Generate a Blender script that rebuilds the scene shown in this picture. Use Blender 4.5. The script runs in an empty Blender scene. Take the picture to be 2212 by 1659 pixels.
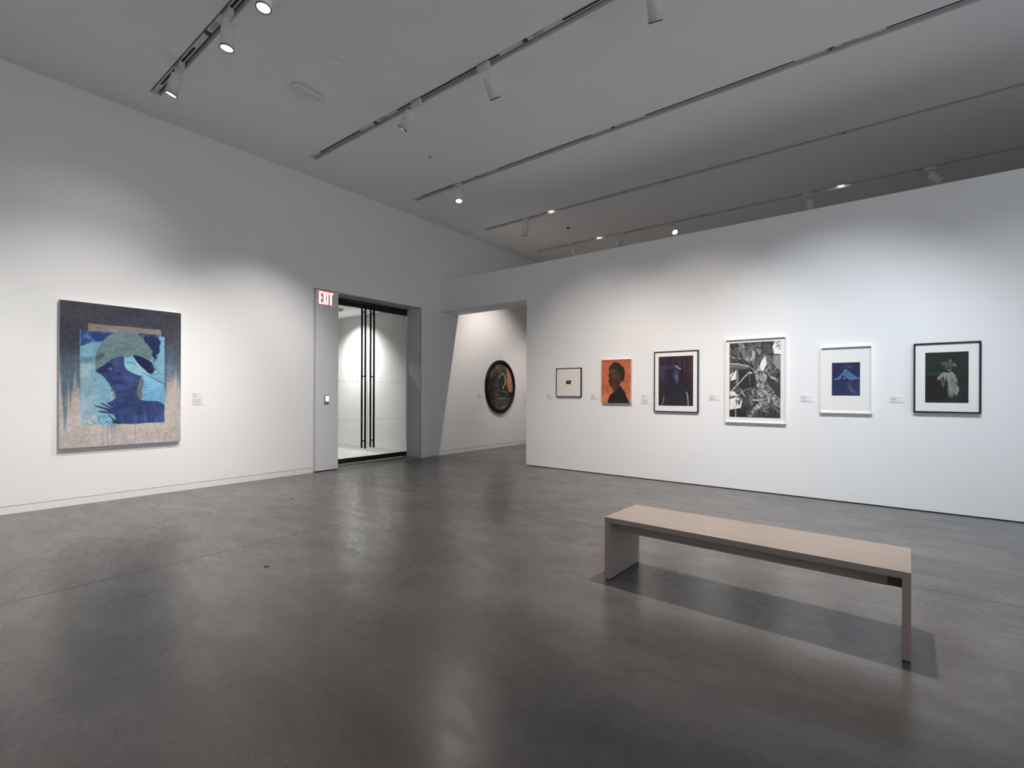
import bpy, math, random
import numpy as np
from mathutils import Vector, Matrix

# ------------------------------------------------------------------ camera, world, exposure
SC = bpy.context.scene
COL = SC.collection
CAM_H = 1.34
YAW, PITCH, ROLL = math.radians(37.6753), math.radians(-0.0457), math.radians(-0.2070)
FPX, CXP, CYP, IW, IH = 1046.58, 1106.0, 849.84, 2212, 1659

def cam_axes():
    f = np.array([-math.sin(YAW)*math.cos(PITCH), math.cos(YAW)*math.cos(PITCH), math.sin(PITCH)])
    r = np.array([math.cos(YAW), math.sin(YAW), 0.0]); d = -np.cross(r, f)
    c, s = math.cos(ROLL), math.sin(ROLL)
    return c*r+s*d, -s*r+c*d, f
AX_R, AX_D, AX_F = cam_axes()
cd = bpy.data.cameras.new('camera'); cam = bpy.data.objects.new('camera', cd); COL.objects.link(cam)
cd.sensor_width = 36.0; cd.sensor_fit = 'HORIZONTAL'; cd.lens = 36.0*FPX/IW
cd.shift_y = (CYP-IH/2)/IW; cd.shift_x = 0.0; cd.clip_start = 0.05; cd.clip_end = 100
m = Matrix.Identity(4)
for i in range(3):
    m[i][0] = AX_R[i]; m[i][1] = -AX_D[i]; m[i][2] = -AX_F[i]
m[2][3] = CAM_H
cam.matrix_world = m
SC.camera = cam

w = bpy.data.worlds.new('world'); SC.world = w; w.use_nodes = True
w.node_tree.nodes['Background'].inputs[0].default_value = (0.80, 0.90, 1.0, 1)   # even overcast daylight
w.node_tree.nodes['Background'].inputs[1].default_value = 2.1
cy = SC.cycles
cy.max_bounces = 9; cy.diffuse_bounces = 6; cy.glossy_bounces = 3; cy.transmission_bounces = 3; cy.transparent_max_bounces = 8
cy.caustics_reflective = False; cy.caustics_refractive = False; cy.adaptive_threshold = .01
# daylight fill enters by a window added in the unseen far right wall; this portal only guides its sampling
WIN = (-3.6, 6.2, .25, 2.75)      # y0, y1, z0, z1
pd = bpy.data.lights.new('added_window_right_offscreen', 'AREA'); pd.shape = 'RECTANGLE'; pd.size = WIN[3]-WIN[2]; pd.size_y = WIN[1]-WIN[0]
pd.cycles.is_portal = True
po = bpy.data.objects.new('added_window_right_offscreen', pd); COL.objects.link(po)
po.location = (6.72, (WIN[0]+WIN[1])/2, (WIN[2]+WIN[3])/2); po.rotation_euler = (0, math.radians(90), 0)
SC.view_settings.view_transform = 'Standard'; SC.view_settings.look = 'None'
SC.view_settings.exposure = 0.3; SC.view_settings.gamma = 1.0
SC.view_settings.use_curve_mapping = False

POWER = 1.0                       # one dimmer for every lamp on the tracks
WARM = (1.0, 0.90, 0.83); NEUT = (1.0, 0.95, 0.91); COOL = (0.86, 0.93, 1.0)

# ------------------------------------------------------------------ pixel -> place
def ray(u, v):
    return AX_F + AX_R*((u-CXP)/FPX) + AX_D*((v-CYP)/FPX)
def hit(u, v, ax, val):
    d = ray(u, v); o = np.array([0, 0, CAM_H]); t = (val-o[ax])/d[ax]
    return o+t*d
def project(P):                   # (N,3) -> (N,2) photo pixels
    W = P-np.array([0, 0, CAM_H]); z = W@AX_F
    return np.stack([CXP+FPX*(W@AX_R)/z, CYP+FPX*(W@AX_D)/z], 1)

XL, YR, ZC = -7.564, 7.285, 4.918   # left wall face, partition face, ceiling
YT = 7.83                           # partition back face
ZP, ZH = 3.716, 3.072               # partition top, passage head
XE = -5.287                         # end of the partition
XMAX, YMIN, YMAX = 6.6, -4.6, 13.2
XD = -8.0                           # glass door plane
TRACK_Y = [-0.04, 1.98, 4.0, 6.02, 8.045, 10.07]

# ------------------------------------------------------------------ mesh helpers
class MB:
    def __init__(s): s.v = []; s.f = []
    def box(s, x0, x1, y0, y1, z0, z1):
        b = len(s.v)
        s.v += [(x0,y0,z0),(x1,y0,z0),(x1,y1,z0),(x0,y1,z0),(x0,y0,z1),(x1,y0,z1),(x1,y1,z1),(x0,y1,z1)]
        s.f += [tuple(b+i for i in q) for q in ((0,3,2,1),(4,5,6,7),(0,1,5,4),(1,2,6,5),(2,3,7,6),(3,0,4,7))]
        return s
    def cyl(s, p0, p1, r0, r1=None, n=24, caps=(True, True)):
        if r1 is None: r1 = r0
        p0 = Vector(p0); p1 = Vector(p1); a = (p1-p0).normalized()
        t = Vector((1,0,0)) if abs(a.x) < .9 else Vector((0,1,0))
        e = a.cross(t).normalized(); g = a.cross(e)
        b = len(s.v)
        for p, r in ((p0, r0), (p1, r1)):
            for i in range(n):
                th = 2*math.pi*i/n; q = p+e*(r*math.cos(th))+g*(r*math.sin(th)); s.v.append(tuple(q))
        for i in range(n):
            j = (i+1) % n; s.f.append((b+i, b+n+i, b+n+j, b+j))
        if caps[0]: s.f.append(tuple(b+i for i in range(n)))
        if caps[1]: s.f.append(tuple(b+n+i for i in reversed(range(n))))
        return s
    def lathe(s, prof, n=28, close=False):     # profile of (r, z) around z
        b = len(s.v); k = len(prof)
        for r, z in prof:
            for i in range(n):
                th = 2*math.pi*i/n; s.v.append((r*math.cos(th), r*math.sin(th), z))
        for a in range(k-1):
            for i in range(n):
                j = (i+1) % n; s.f.append((b+a*n+i, b+a*n+j, b+(a+1)*n+j, b+(a+1)*n+i))
        if close:
            s.f.append(tuple(b+i for i in reversed(range(n)))); s.f.append(tuple(b+(k-1)*n+i for i in range(n)))
        return s
    def prism(s, pts, axis, a, b_):            # polygon in the two other axes, extruded a..b_
        k = len(pts); b = len(s.v)
        for c in (a, b_):
            for p in pts:
                q = [0, 0, 0]; q[axis] = c; o = [i for i in range(3) if i != axis]
                q[o[0]], q[o[1]] = p; s.v.append(tuple(q))
        s.f.append(tuple(b+i for i in range(k))); s.f.append(tuple(b+k+i for i in reversed(range(k))))
        for i in range(k):
            j = (i+1) % k; s.f.append((b+i, b+k+i, b+k+j, b+j))
        return s
    def mesh(s, name, mat=None, smooth=False):
        me = bpy.data.meshes.new(name); me.from_pydata(s.v, [], s.f); me.update()
        import bmesh
        bm = bmesh.new(); bm.from_mesh(me); bmesh.ops.recalc_face_normals(bm, faces=bm.faces); bm.to_mesh(me); bm.free()
        if mat: me.materials.append(mat)
        if smooth:
            for p in me.polygons: p.use_smooth = len(p.vertices) < 8
        return me
    def build(s, name, mat, parent=None, smooth=False, bevel=0.0):
        return link(name, s.mesh(name, mat, smooth), parent, bevel)
def link(name, data, parent=None, bevel=0.0):
    o = bpy.data.objects.new(name, data); COL.objects.link(o)
    if parent is not None: o.parent = parent
    if bevel:
        b = o.modifiers.new('bevel', 'BEVEL'); b.width = bevel; b.segments = 2; b.limit_method = 'ANGLE'
    return o
def tag(o, label, cat, group=None):
    o['label'] = label; o['category'] = cat
    if group: o['group'] = group
    return o
def struct(o, label=None):
    o['kind'] = 'structure'
    if label: o['label'] = label
    return o
def empty(name, loc=(0,0,0), parent=None):
    o = bpy.data.objects.new(name, None); COL.objects.link(o); o.location = loc; o.empty_display_size = .1
    if parent is not None: o.parent = parent
    return o

# ------------------------------------------------------------------ materials
def s2l(c):
    c = np.asarray(c, float)/255.0
    return np.where(c <= .04045, c/12.92, ((c+.055)/1.055)**2.4)
MATS = {}
def new_mat(name):
    mt = bpy.data.materials.new(name); mt.use_nodes = True
    nt = mt.node_tree; return mt, nt, nt.nodes['Principled BSDF']
def plain(name, col, rough=.5, metal=0.0, spec=.5, emit=None, es=0.0, noise=0.03, nscale=40):
    if name in MATS: return MATS[name]
    mt, nt, b = new_mat(name)
    N = nt.nodes; L = nt.links
    tc = N.new('ShaderNodeTexCoord'); no = N.new('ShaderNodeTexNoise'); no.inputs['Scale'].default_value = nscale
    no.inputs['Detail'].default_value = 3
    L.new(tc.outputs['Object'], no.inputs['Vector'])
    mx = N.new('ShaderNodeMix'); mx.data_type = 'RGBA'
    mx.inputs[6].default_value = tuple(max(0, c*(1-noise)) for c in col[:3])+(1,)
    mx.inputs[7].default_value = tuple(c*(1+noise) for c in col[:3])+(1,)
    L.new(no.outputs['Fac'], mx.inputs[0]); L.new(mx.outputs[2], b.inputs['Base Color'])
    b.inputs['Roughness'].default_value = rough; b.inputs['Metallic'].default_value = metal
    b.inputs['Specular IOR Level'].default_value = spec
    if emit:
        b.inputs['Emission Color'].default_value = tuple(emit)+(1,); b.inputs['Emission Strength'].default_value = es
        mt.cycles.emission_sampling = 'NONE'
    MATS[name] = mt
    return mt
def wall_mat(name, col, rough=.85):
    mt, nt, b = new_mat(name); N = nt.nodes; L = nt.links
    tc = N.new('ShaderNodeTexCoord'); no = N.new('ShaderNodeTexNoise'); no.inputs['Scale'].default_value = 1.3
    no.inputs['Detail'].default_value = 4; L.new(tc.outputs['Object'], no.inputs['Vector'])
    mx = N.new('ShaderNodeMix'); mx.data_type = 'RGBA'
    mx.inputs[6].default_value = tuple(c*.985 for c in col)+(1,); mx.inputs[7].default_value = tuple(min(1, c*1.015) for c in col)+(1,)
    L.new(no.outputs['Fac'], mx.inputs[0]); L.new(mx.outputs[2], b.inputs['Base Color'])
    n2 = N.new('ShaderNodeTexNoise'); n2.inputs['Scale'].default_value = 180; n2.inputs['Detail'].default_value = 2
    L.new(tc.outputs['Object'], n2.inputs['Vector'])
    bp = N.new('ShaderNodeBump'); bp.inputs['Strength'].default_value = .04; bp.inputs['Distance'].default_value = .002
    L.new(n2.outputs['Fac'], bp.inputs['Height']); L.new(bp.outputs['Normal'], b.inputs['Normal'])
    b.inputs['Roughness'].default_value = rough; b.inputs['Specular IOR Level'].default_value = .25
    return mt
M_WALL = wall_mat('white_paint', (.84, .84, .84))
M_CEIL = wall_mat('ceiling_paint', (.88, .88, .88))
M_BASE = wall_mat('baseboard_paint', (.80, .795, .79), .6)
M_DARK = plain('matte_black', (.015, .014, .013), .7)
M_BLACK = plain('black_metal', (.012, .011, .011), .35, 0.0, .4)
M_LAMPW = plain('lamp_white', (.72, .73, .74), .42)
M_RAIL = plain('rail_aluminium', (.68, .68, .68), .5)
M_CHAN = plain('channel_grey', (.66, .66, .66), .6)
M_LENS = plain('lamp_lens', (1, 1, 1), .3, emit=(1, .97, .92), es=14)
M_RING = plain('lamp_ring', (.03, .03, .03), .3)
M_REFL = plain('lamp_reflector', (.9, .9, .9), .15, .6, emit=(1, .97, .93), es=1.6)
M_WHITEF = plain('frame_white', (.90, .89, .875), .45)
M_BLACKF = plain('frame_black', (.012, .010, .010), .55, 0, .2)
M_NAVYF = plain('frame_blue_black', (.013, .019, .027), .55, 0, .2)
M_MAT = plain('mat_board', (.90, .885, .87), .9)
M_MATC = plain('mat_board_cream', (.94, .885, .83), .9)
M_CANV = plain('canvas_edge', (.66, .62, .57), .85)
M_CARD = plain('label_card', (.80, .80, .795), .8)
M_TEXT = plain('label_text', (.27, .27, .28), .8)
M_GREY = plain('switch_grey', (.42, .43, .45), .5)

def floor_mat(name, dark, light, warm, rough=(.17, .34)):
    mt, nt, b = new_mat(name); N = nt.nodes; L = nt.links
    tc = N.new('ShaderNodeTexCoord')
    def noise(sc, det, rgh=.55, dist=0.0, vec=None):
        n = N.new('ShaderNodeTexNoise'); n.inputs['Scale'].default_value = sc; n.inputs['Detail'].default_value = det
        n.inputs['Roughness'].default_value = rgh; n.inputs['Distortion'].default_value = dist
        L.new(vec if vec is not None else tc.outputs['Object'], n.inputs['Vector']); return n
    def ramp(src, p0, p1, c0=(0,0,0,1), c1=(1,1,1,1)):
        r = N.new('ShaderNodeValToRGB'); r.color_ramp.elements[0].position = p0; r.color_ramp.elements[1].position = p1
        r.color_ramp.elements[0].color = c0; r.color_ramp.elements[1].color = c1
        L.new(src, r.inputs['Fac']); return r
    def mix(fac, a, bb, mode='MIX'):
        x = N.new('ShaderNodeMix'); x.data_type = 'RGBA'; x.blend_type = mode
        if isinstance(fac, float): x.inputs[0].default_value = fac
        else: L.new(fac, x.inputs[0])
        for i, q in ((6, a), (7, bb)):
            if isinstance(q, tuple): x.inputs[i].default_value = q
            else: L.new(q, x.inputs[i])
        return x
    def stretch(rot, sx, sy):
        mp = N.new('ShaderNodeMapping'); mp.inputs['Rotation'].default_value = (0, 0, rot); mp.inputs['Scale'].default_value = (sx, sy, 1)
        L.new(tc.outputs['Object'], mp.inputs['Vector']); return mp.outputs['Vector']
    def rng(src, lo, hi, a0=.3, a1=.7):
        r = N.new('ShaderNodeMapRange'); r.inputs['From Min'].default_value = a0; r.inputs['From Max'].default_value = a1
        r.inputs['To Min'].default_value = lo; r.inputs['To Max'].default_value = hi; L.new(src, r.inputs['Value']); return r.outputs[0]
    def mul(p, q):
        x = N.new('ShaderNodeMath'); x.operation = 'MULTIPLY'; L.new(p, x.inputs[0]); L.new(q, x.inputs[1]); return x.outputs[0]
    big = noise(.45, 4, .55, .3).outputs['Fac']
    mid = noise(1.5, 11, .66, .25, stretch(.6, .6, 1.35)).outputs['Fac']
    mid2 = noise(3.4, 10, .7, .4, stretch(-.35, .7, 1.5)).outputs['Fac']
    fine = noise(26, 6, .7, .2, stretch(.5, .45, 1.8)).outputs['Fac']
    c = mix(rng(big, 0, 1, .38, .62), tuple(dark)+(1,), tuple(warm)+(1,))
    c = mix(rng(mid, 0, .75, .36, .68), c.outputs[2], tuple(light)+(1,))
    k = mul(mul(rng(mid2, .80, 1.22), rng(fine, .90, 1.10)), rng(mid, .90, 1.10))
    vm = N.new('ShaderNodeVectorMath'); vm.operation = 'SCALE'; L.new(c.outputs[2], vm.inputs[0]); L.new(k, vm.inputs['Scale'])
    # hairline cracks
    wp = noise(1.6, 5, .6); vs = N.new('ShaderNodeVectorMath'); vs.operation = 'MULTIPLY_ADD'
    vs.inputs[1].default_value = (.55, .55, 0); L.new(wp.outputs['Color'], vs.inputs[0]); L.new(tc.outputs['Object'], vs.inputs[2])
    vo = N.new('ShaderNodeTexVoronoi'); vo.feature = 'DISTANCE_TO_EDGE'; vo.inputs['Scale'].default_value = 1.15
    L.new(vs.outputs[0], vo.inputs['Vector'])
    cr = ramp(vo.outputs['Distance'], .001, .0045, (1,1,1,1), (0,0,0,1))
    gate = ramp(noise(.9, 2).outputs['Fac'], .5, .62)
    g2 = N.new('ShaderNodeMath'); g2.operation = 'MULTIPLY'; L.new(cr.outputs['Color'], g2.inputs[0]); L.new(gate.outputs['Color'], g2.inputs[1])
    g3 = N.new('ShaderNodeMath'); g3.operation = 'MULTIPLY'; g3.inputs[1].default_value = .22; L.new(g2.outputs[0], g3.inputs[0])
    c = mix(g3.outputs[0], vm.outputs[0], (.36, .35, .34, 1))
    # small pale and dark specks
    sp = N.new('ShaderNodeTexVoronoi'); sp.inputs['Scale'].default_value = 3.1; L.new(tc.outputs['Object'], sp.inputs['Vector'])
    sr = ramp(sp.outputs['Distance'], .010, .022, (1,1,1,1), (0,0,0,1))
    c = mix(sr.outputs['Color'], c.outputs[2], (.30, .29, .28, 1))
    L.new(c.outputs[2], b.inputs['Base Color'])
    L.new(rng(mid2, rough[1], rough[0], .3, .7), b.inputs['Roughness'])
    b.inputs['Specular IOR Level'].default_value = .7
    bp = N.new('ShaderNodeBump'); bp.inputs['Strength'].default_value = .06; bp.inputs['Distance'].default_value = .004
    L.new(noise(9, 4).outputs['Fac'], bp.inputs['Height']); L.new(bp.outputs['Normal'], b.inputs['Normal'])
    return mt
M_FLOOR = floor_mat('sealed_concrete', (.064, .062, .061), (.115, .109, .104), (.096, .085, .078), (.23, .32))
M_FLOOR2 = floor_mat('pale_concrete', (.60, .59, .57), (.68, .67, .65), (.64, .63, .61), (.5, .6))

def wood_mat(name, c0, c1, axis, rough=.42):
    mt, nt, b = new_mat(name); N = nt.nodes; L = nt.links
    tc = N.new('ShaderNodeTexCoord'); mp = N.new('ShaderNodeMapping')
    sc = [90, 90, 90]; sc[axis] = 1.6
    mp.inputs['Scale'].default_value = sc; L.new(tc.outputs['Object'], mp.inputs['Vector'])
    no = N.new('ShaderNodeTexNoise'); no.inputs['Scale'].default_value = 1; no.inputs['Detail'].default_value = 4
    L.new(mp.outputs['Vector'], no.inputs['Vector'])
    mx = N.new('ShaderNodeMix'); mx.data_type = 'RGBA'; mx.inputs[6].default_value = tuple(c0)+(1,); mx.inputs[7].default_value = tuple(c1)+(1,)
    r = N.new('ShaderNodeValToRGB'); r.color_ramp.elements[0].position = .3; r.color_ramp.elements[1].position = .7
    L.new(no.outputs['Fac'], r.inputs['Fac']); L.new(r.outputs['Color'], mx.inputs[0]); L.new(mx.outputs[2], b.inputs['Base Color'])
    b.inputs['Roughness'].default_value = rough; b.inputs['Specular IOR Level'].default_value = .4
    bp = N.new('ShaderNodeBump'); bp.inputs['Strength'].default_value = .05; bp.inputs['Distance'].default_value = .001
    L.new(no.outputs['Fac'], bp.inputs['Height']); L.new(bp.outputs['Normal'], b.inputs['Normal'])
    return mt
def glass_mat(name, tint=(1,1,1), ior=1.45, rough=.01):
    mt = bpy.data.materials.new(name); mt.use_nodes = True; nt = mt.node_tree; N = nt.nodes; L = nt.links
    N.remove(N['Principled BSDF']); out = N['Material Output']
    tr = N.new('ShaderNodeBsdfTransparent'); tr.inputs[0].default_value = tuple(tint)+(1,)
    gl = N.new('ShaderNodeBsdfGlossy'); gl.inputs['Roughness'].default_value = rough
    fr = N.new('ShaderNodeFresnel'); fr.inputs[0].default_value = ior
    ms = N.new('ShaderNodeMixShader'); L.new(fr.outputs[0], ms.inputs[0]); L.new(tr.outputs[0], ms.inputs[1]); L.new(gl.outputs[0], ms.inputs[2])
    L.new(ms.outputs[0], out.inputs['Surface'])
    return mt
M_GLASS = glass_mat('door_glass', (.97, .985, .975))
M_PANE = glass_mat('picture_glass', (1, 1, 1), 1.13)

M_FROST = plain('frost_film', (.75, .75, .75), .9)
M_FROST.node_tree.nodes['Principled BSDF'].inputs['Alpha'].default_value = .16

# ------------------------------------------------------------------ the room
D0, D1, DZ = 4.37, 6.737, 3.082      # door recess in the left wall
mb = MB()
ZB = .0885
WT = .436
mb.box(XL-WT, XL, YMIN, D0, ZB, ZC+.1)
mb.box(XL-WT, XL, D1, YMAX, ZB, ZC+.1)
mb.box(XL-WT, XL, D0, D1, DZ, ZC+.1)
mb.box(XL-WT, XL-.012, YMIN, D0, 0, ZB)
mb.box(XL-WT, XL-.012, D1+.012, YMAX, 0, ZB)
mb.box(XL-WT, XL, D1, D1+.012, 0, ZB)
struct(mb.build('wall_left', M_WALL), 'tall white gallery wall with recessed glass doors')
b = MB(); b.box(XL-.011, XL, YMIN, D0-.003, .0, .0785)
struct(b.build('baseboard_left', M_BASE), 'flush white baseboard under the tall left wall')
b = MB(); b.box(XL-.011, XL, D1+.012, YMAX, .0, .0785)
struct(b.build('baseboard_left', M_BASE), 'flush white baseboard running past the passage')

# partition with the passage at its end
pts = [(XL, ZH), (XE, ZH), (XE, .011), (XMAX, .011), (XMAX, ZP), (XL, ZP)]
struct(MB().prism(pts, 1, YR, YT).build('wall_right', M_WALL), 'white freestanding partition hung with framed pictures')
b = MB().box(XE+.012, XMAX, YR+.014, YT-.014, 0, .013)
struct(b.build('baseboard_right', M_DARK), 'black recessed plinth under the white partition')

# unseen closing walls
struct(MB().box(XL-WT, XMAX+.2, YMIN-.2, YMIN, 0, ZC+.1).build('wall_front', M_WALL))
struct(MB().box(XL-WT, XMAX+.2, YMAX, YMAX+.2, 0, ZC+.1).build('wall_back', M_WALL))
wf = MB().box(XMAX, XMAX+.2, YMIN, WIN[0], 0, ZC+.1).box(XMAX, XMAX+.2, WIN[1], YMAX, 0, ZC+.1)
wf.box(XMAX, XMAX+.2, WIN[0], WIN[1], 0, WIN[2]).box(XMAX, XMAX+.2, WIN[0], WIN[1], WIN[3], ZC+.1)
struct(wf.build('wall_far_right', M_WALL))
wn = struct(empty('unseen_window', (XMAX+.1, (WIN[0]+WIN[1])/2, WIN[2])), 'daylight window added in the unseen side wall')  # unseen window added for cool daylight fill, set low to brighten the ceiling
hw, hz = (WIN[1]-WIN[0])/2, WIN[3]-WIN[2]
wfm = MB().box(-.04, .04, -hw, hw, 0, .05).box(-.04, .04, -hw, hw, hz-.05, hz)
for k in range(7):
    yy = -hw+.025+(2*hw-.05)*k/6; wfm.box(-.04, .04, yy-.025, yy+.025, .05, hz-.05)
wfm.build('unseen_window_frame', M_LAMPW, wn)

# floor: a bed with four concrete slabs parted by saw cuts
fl = struct(MB().box(XL-WT, XMAX+.2, YMIN-.2, YMAX+.2, -.2, -.012).build('floor', M_FLOOR), 'polished grey concrete floor with thin saw-cut joints')
JX, JY, G = -4.395, 4.39, .003
for xa, xb in ((XL-WT+.0, JX-G), (JX+G, XMAX+.2)):
    for ya, yb in ((YMIN-.2, JY-G), (JY+G, YMAX+.2)):
        MB().box(xa, xb, ya, yb, -.012, 0).build('slab', M_FLOOR, fl)

# ceiling strips between the lighting slots
SW = .060; XS = -6.965
cm = MB()
ys = [YMIN-.2]+[q for t in TRACK_Y for q in (t-SW, t+SW)]+[YMAX+.2]
for i in range(0, len(ys), 2): cm.box(XL-WT, XMAX+.2, ys[i], ys[i+1], ZC, ZC+.12)
for t in TRACK_Y: cm.box(XL-WT, XS, t-SW, t+SW, ZC, ZC+.12)
struct(cm.build('ceiling', M_CEIL), 'high plain white ceiling with long recessed track slots')

# vestibule behind the glass doors
YV = 6.737; ZV = 3.095
struct(MB().box(-13.0, XL-WT-.002, YV, YV+.2, .0885, ZV+.02).box(-13, XL-WT-.002, YV+.012, YV+.2, 0, .0885).build('wall_vestibule_right', M_WALL), 'white side wall of the vestibule seen through the glass doors')
struct(MB().box(-13.0, XL-WT-.002, YV+.001, YV+.0119, 0, .0785).build('baseboard_vestibule', M_BASE))
struct(MB().box(-13.2, -13.0, 1.9, YV+.2, 0, ZV+.02).build('wall_vestibule_end', M_WALL))
struct(MB().box(-13.0, XL-WT-.002, 1.9, 2.1, 0, ZV+.02).build('wall_vestibule_left', M_WALL))
struct(MB().box(-13.2, XL-WT-.002, 1.9, YV+.2, ZV+.02, ZV+.15).build('ceiling_vestibule', M_CEIL))
struct(MB().box(-13.2, XL-WT-.002, 1.9, YV+.2, -.2, 0).build('floor_vestibule', M_FLOOR2), 'pale vestibule floor behind the glass doors')

# ------------------------------------------------------------------ lighting tracks
GAPS = [-5.412, -2.94, -.466, 2.01, 4.48]
def track(ty, label):
    t = empty('lighting_track', (XS, ty, ZC)); tag(t, label, 'track', 'recessed lighting tracks in the ceiling')
    Lx = XMAX-XS
    ch = MB()
    ch.box(0, Lx, -SW, -SW+.004, .0015, .112); ch.box(0, Lx, SW-.004, SW, .0015, .112); ch.box(0, .004, -SW+.004, SW-.004, .0015, .112)
    ch.build('channel', M_CHAN, t)
    MB().box(.004, Lx, -SW+.004, SW-.004, .1, .112).build('channel_top', M_DARK, t)
    edges = [0.0]+[q for g in GAPS for q in (g-XS-.035, g-XS+.035)]+[Lx]
    for i in range(0, len(edges), 2):
        a, c = edges[i], edges[i+1]
        r = MB().box(a, c, -.026, .026, .030, .085).build('rail', M_RAIL, t)
        s0 = a+(.22 if i == 0 else .42); s1 = c-(.30 if i+2 < len(edges) else 0)
        MB().box(s0, s1, -.011, .011, .0285, .034).build('conductor_slot', M_DARK, r)
        if i:
            MB().box(a+.06, a+.20, -.016, .016, .027, .031).build('feed_cover', M_GREY, r)
    for g in GAPS:
        x = g-XS
        MB().cyl((x, .0, .1), (x, .0, .035), .007, n=10).cyl((x, .0, .035), (x, .0, .0), .012, .008, n=10).build('suspension_clip', plain('clip_bronze', (.16, .12, .10), .5), t)
    return t
TL = ['recessed lighting track nearest the tall left painting', 'recessed lighting track carrying the three unlit-looking tilted spotlights',
      'recessed lighting track with a single down-pointing spotlight near its end', 'recessed lighting track just past the partition top',
      'recessed lighting track farthest behind the partition']
track(TRACK_Y[0], 'recessed lighting track out above the viewer')
M_GLINT = plain('glint_white', (1, 1, 1), .4, emit=(1, .98, .94), es=7)
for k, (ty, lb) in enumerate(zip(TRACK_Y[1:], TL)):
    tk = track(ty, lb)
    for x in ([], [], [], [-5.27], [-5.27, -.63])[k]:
        MB().box(x-XS-.045, x-XS+.045, -.018, .018, .022, .031).build('rail_glint', M_GLINT, tk)  # glowing patches stand in for lamp glints on the rails
# two dark plugs in the concrete
for i, (u, v_) in enumerate(((632, 1078), (576, 1224))):
    h = hit(u, v_, 2, 0)
    tag(MB().cyl((h[0], h[1], -.004), (h[0], h[1], .0012), .020, n=18).build('floor_plug', M_DARK), ('small dark round plug in the floor near the left baseboard', 'small dark round plug in the open floor beside the saw-cut joint')[i], 'floor plug')

# ------------------------------------------------------------------ track spotlights
HOUS_R, HOUS_L, PIV = .061, .225, .078
_hm = {}
def lamp_meshes():
    if _hm: return _hm
    # housing local frame: axis -Z points along the beam, origin at pivot
    z0 = -PIV; z1 = -PIV-HOUS_L
    _hm['adapter'] = MB().box(-.075, .075, -.026, .026, -.042, .031).mesh('adapter', M_LAMPW)
    _hm['stem'] = MB().cyl((0, 0, .0), (0, 0, z0+.015), .010, n=12).mesh('stem', M_LAMPW, True)
    _hm['housing'] = MB().lathe([(.0005, z0), (HOUS_R-.006, z0), (HOUS_R, z0-.005), (HOUS_R, z1), (HOUS_R-.007, z1), (HOUS_R-.009, z1+.045)], 32).mesh('housing', M_LAMPW, True)
    _hm['ring'] = MB().lathe([(HOUS_R+.0006, z1+.006), (HOUS_R+.0006, z1-.003), (HOUS_R-.006, z1-.003), (HOUS_R-.008, z1+.010)], 32).mesh('trim_ring', M_RING, True)
    _hm['refl'] = MB().lathe([(HOUS_R-.010, z1+.004), (HOUS_R-.020, z1+.030)], 32).mesh('reflector', M_REFL, True)
    _hm['lens'] = MB().lathe([(.0005, z1+.028), (HOUS_R-.018, z1+.028)], 32).mesh('lens', M_LENS, True)
    return _hm
def spotlight(x, ty, aim, label, energy=300, color=NEUT, angle=62, blend=.8, off=0.03, beam='beam', group='white cylinder spotlights on the ceiling tracks'):
    hm = lamp_meshes()
    root = empty('track_spotlight', (x, ty, ZC)); tag(root, label, 'spotlight', group)
    link('adapter', hm['adapter'], root)
    a = Vector(aim).normalized()
    q = Vector((0, 0, -1)).rotation_difference(a)
    pv = Vector((off, 0, -.036))
    parts = {}
    for k, nm in (('housing', 'housing'), ('stem', 'stem')):
        o = link(nm, hm[k], root); o.location = pv; o.rotation_mode = 'QUATERNION'; o.rotation_quaternion = q; parts[k] = o
    for k, nm in (('ring', 'trim_ring'), ('refl', 'reflector'), ('lens', 'lens')):
        o = link(nm, hm[k], parts['housing'])
    ld = bpy.data.lights.new(beam, 'SPOT'); ld.energy = energy*POWER; ld.color = color
    ld.spot_size = math.radians(angle); ld.spot_blend = blend; ld.shadow_soft_size = .02
    lo = bpy.data.objects.new(beam, ld); COL.objects.link(lo); lo.parent = parts['housing']; lo.location = (0, 0, -PIV-HOUS_L-.008)
    return root
# track above the left painting
def aim(x, ty, tgt): return (tgt[0]-x, tgt[1]-ty, tgt[2]-4.62)
T1, T2, T3, T4, T5 = TRACK_Y[1:]
spotlight(-6.17, T1, (-.24, -.22, -.95), 'spotlight over the left painting, first on its track from the wall', 30, NEUT, 110, 1)
spotlight(-4.95, T1, (-.05, -.04, -1.0), 'spotlight with glowing lens pointing straight down, second from the left wall', 300, WARM, 100, 1)
spotlight(-4.22, T1, (.06, -.10, -1), 'spotlight with glowing lens at the inner end of its group, third from the left wall', 110, WARM, 100, 1)
spotlight(-3.55, T1, aim(-3.55, T1, (XL, 1.3, .5)), 'spotlight tilted toward the large blue painting, fourth from the left wall', 470, NEUT, 58, 1, beam='beam_blue_painting_offscreen')
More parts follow.
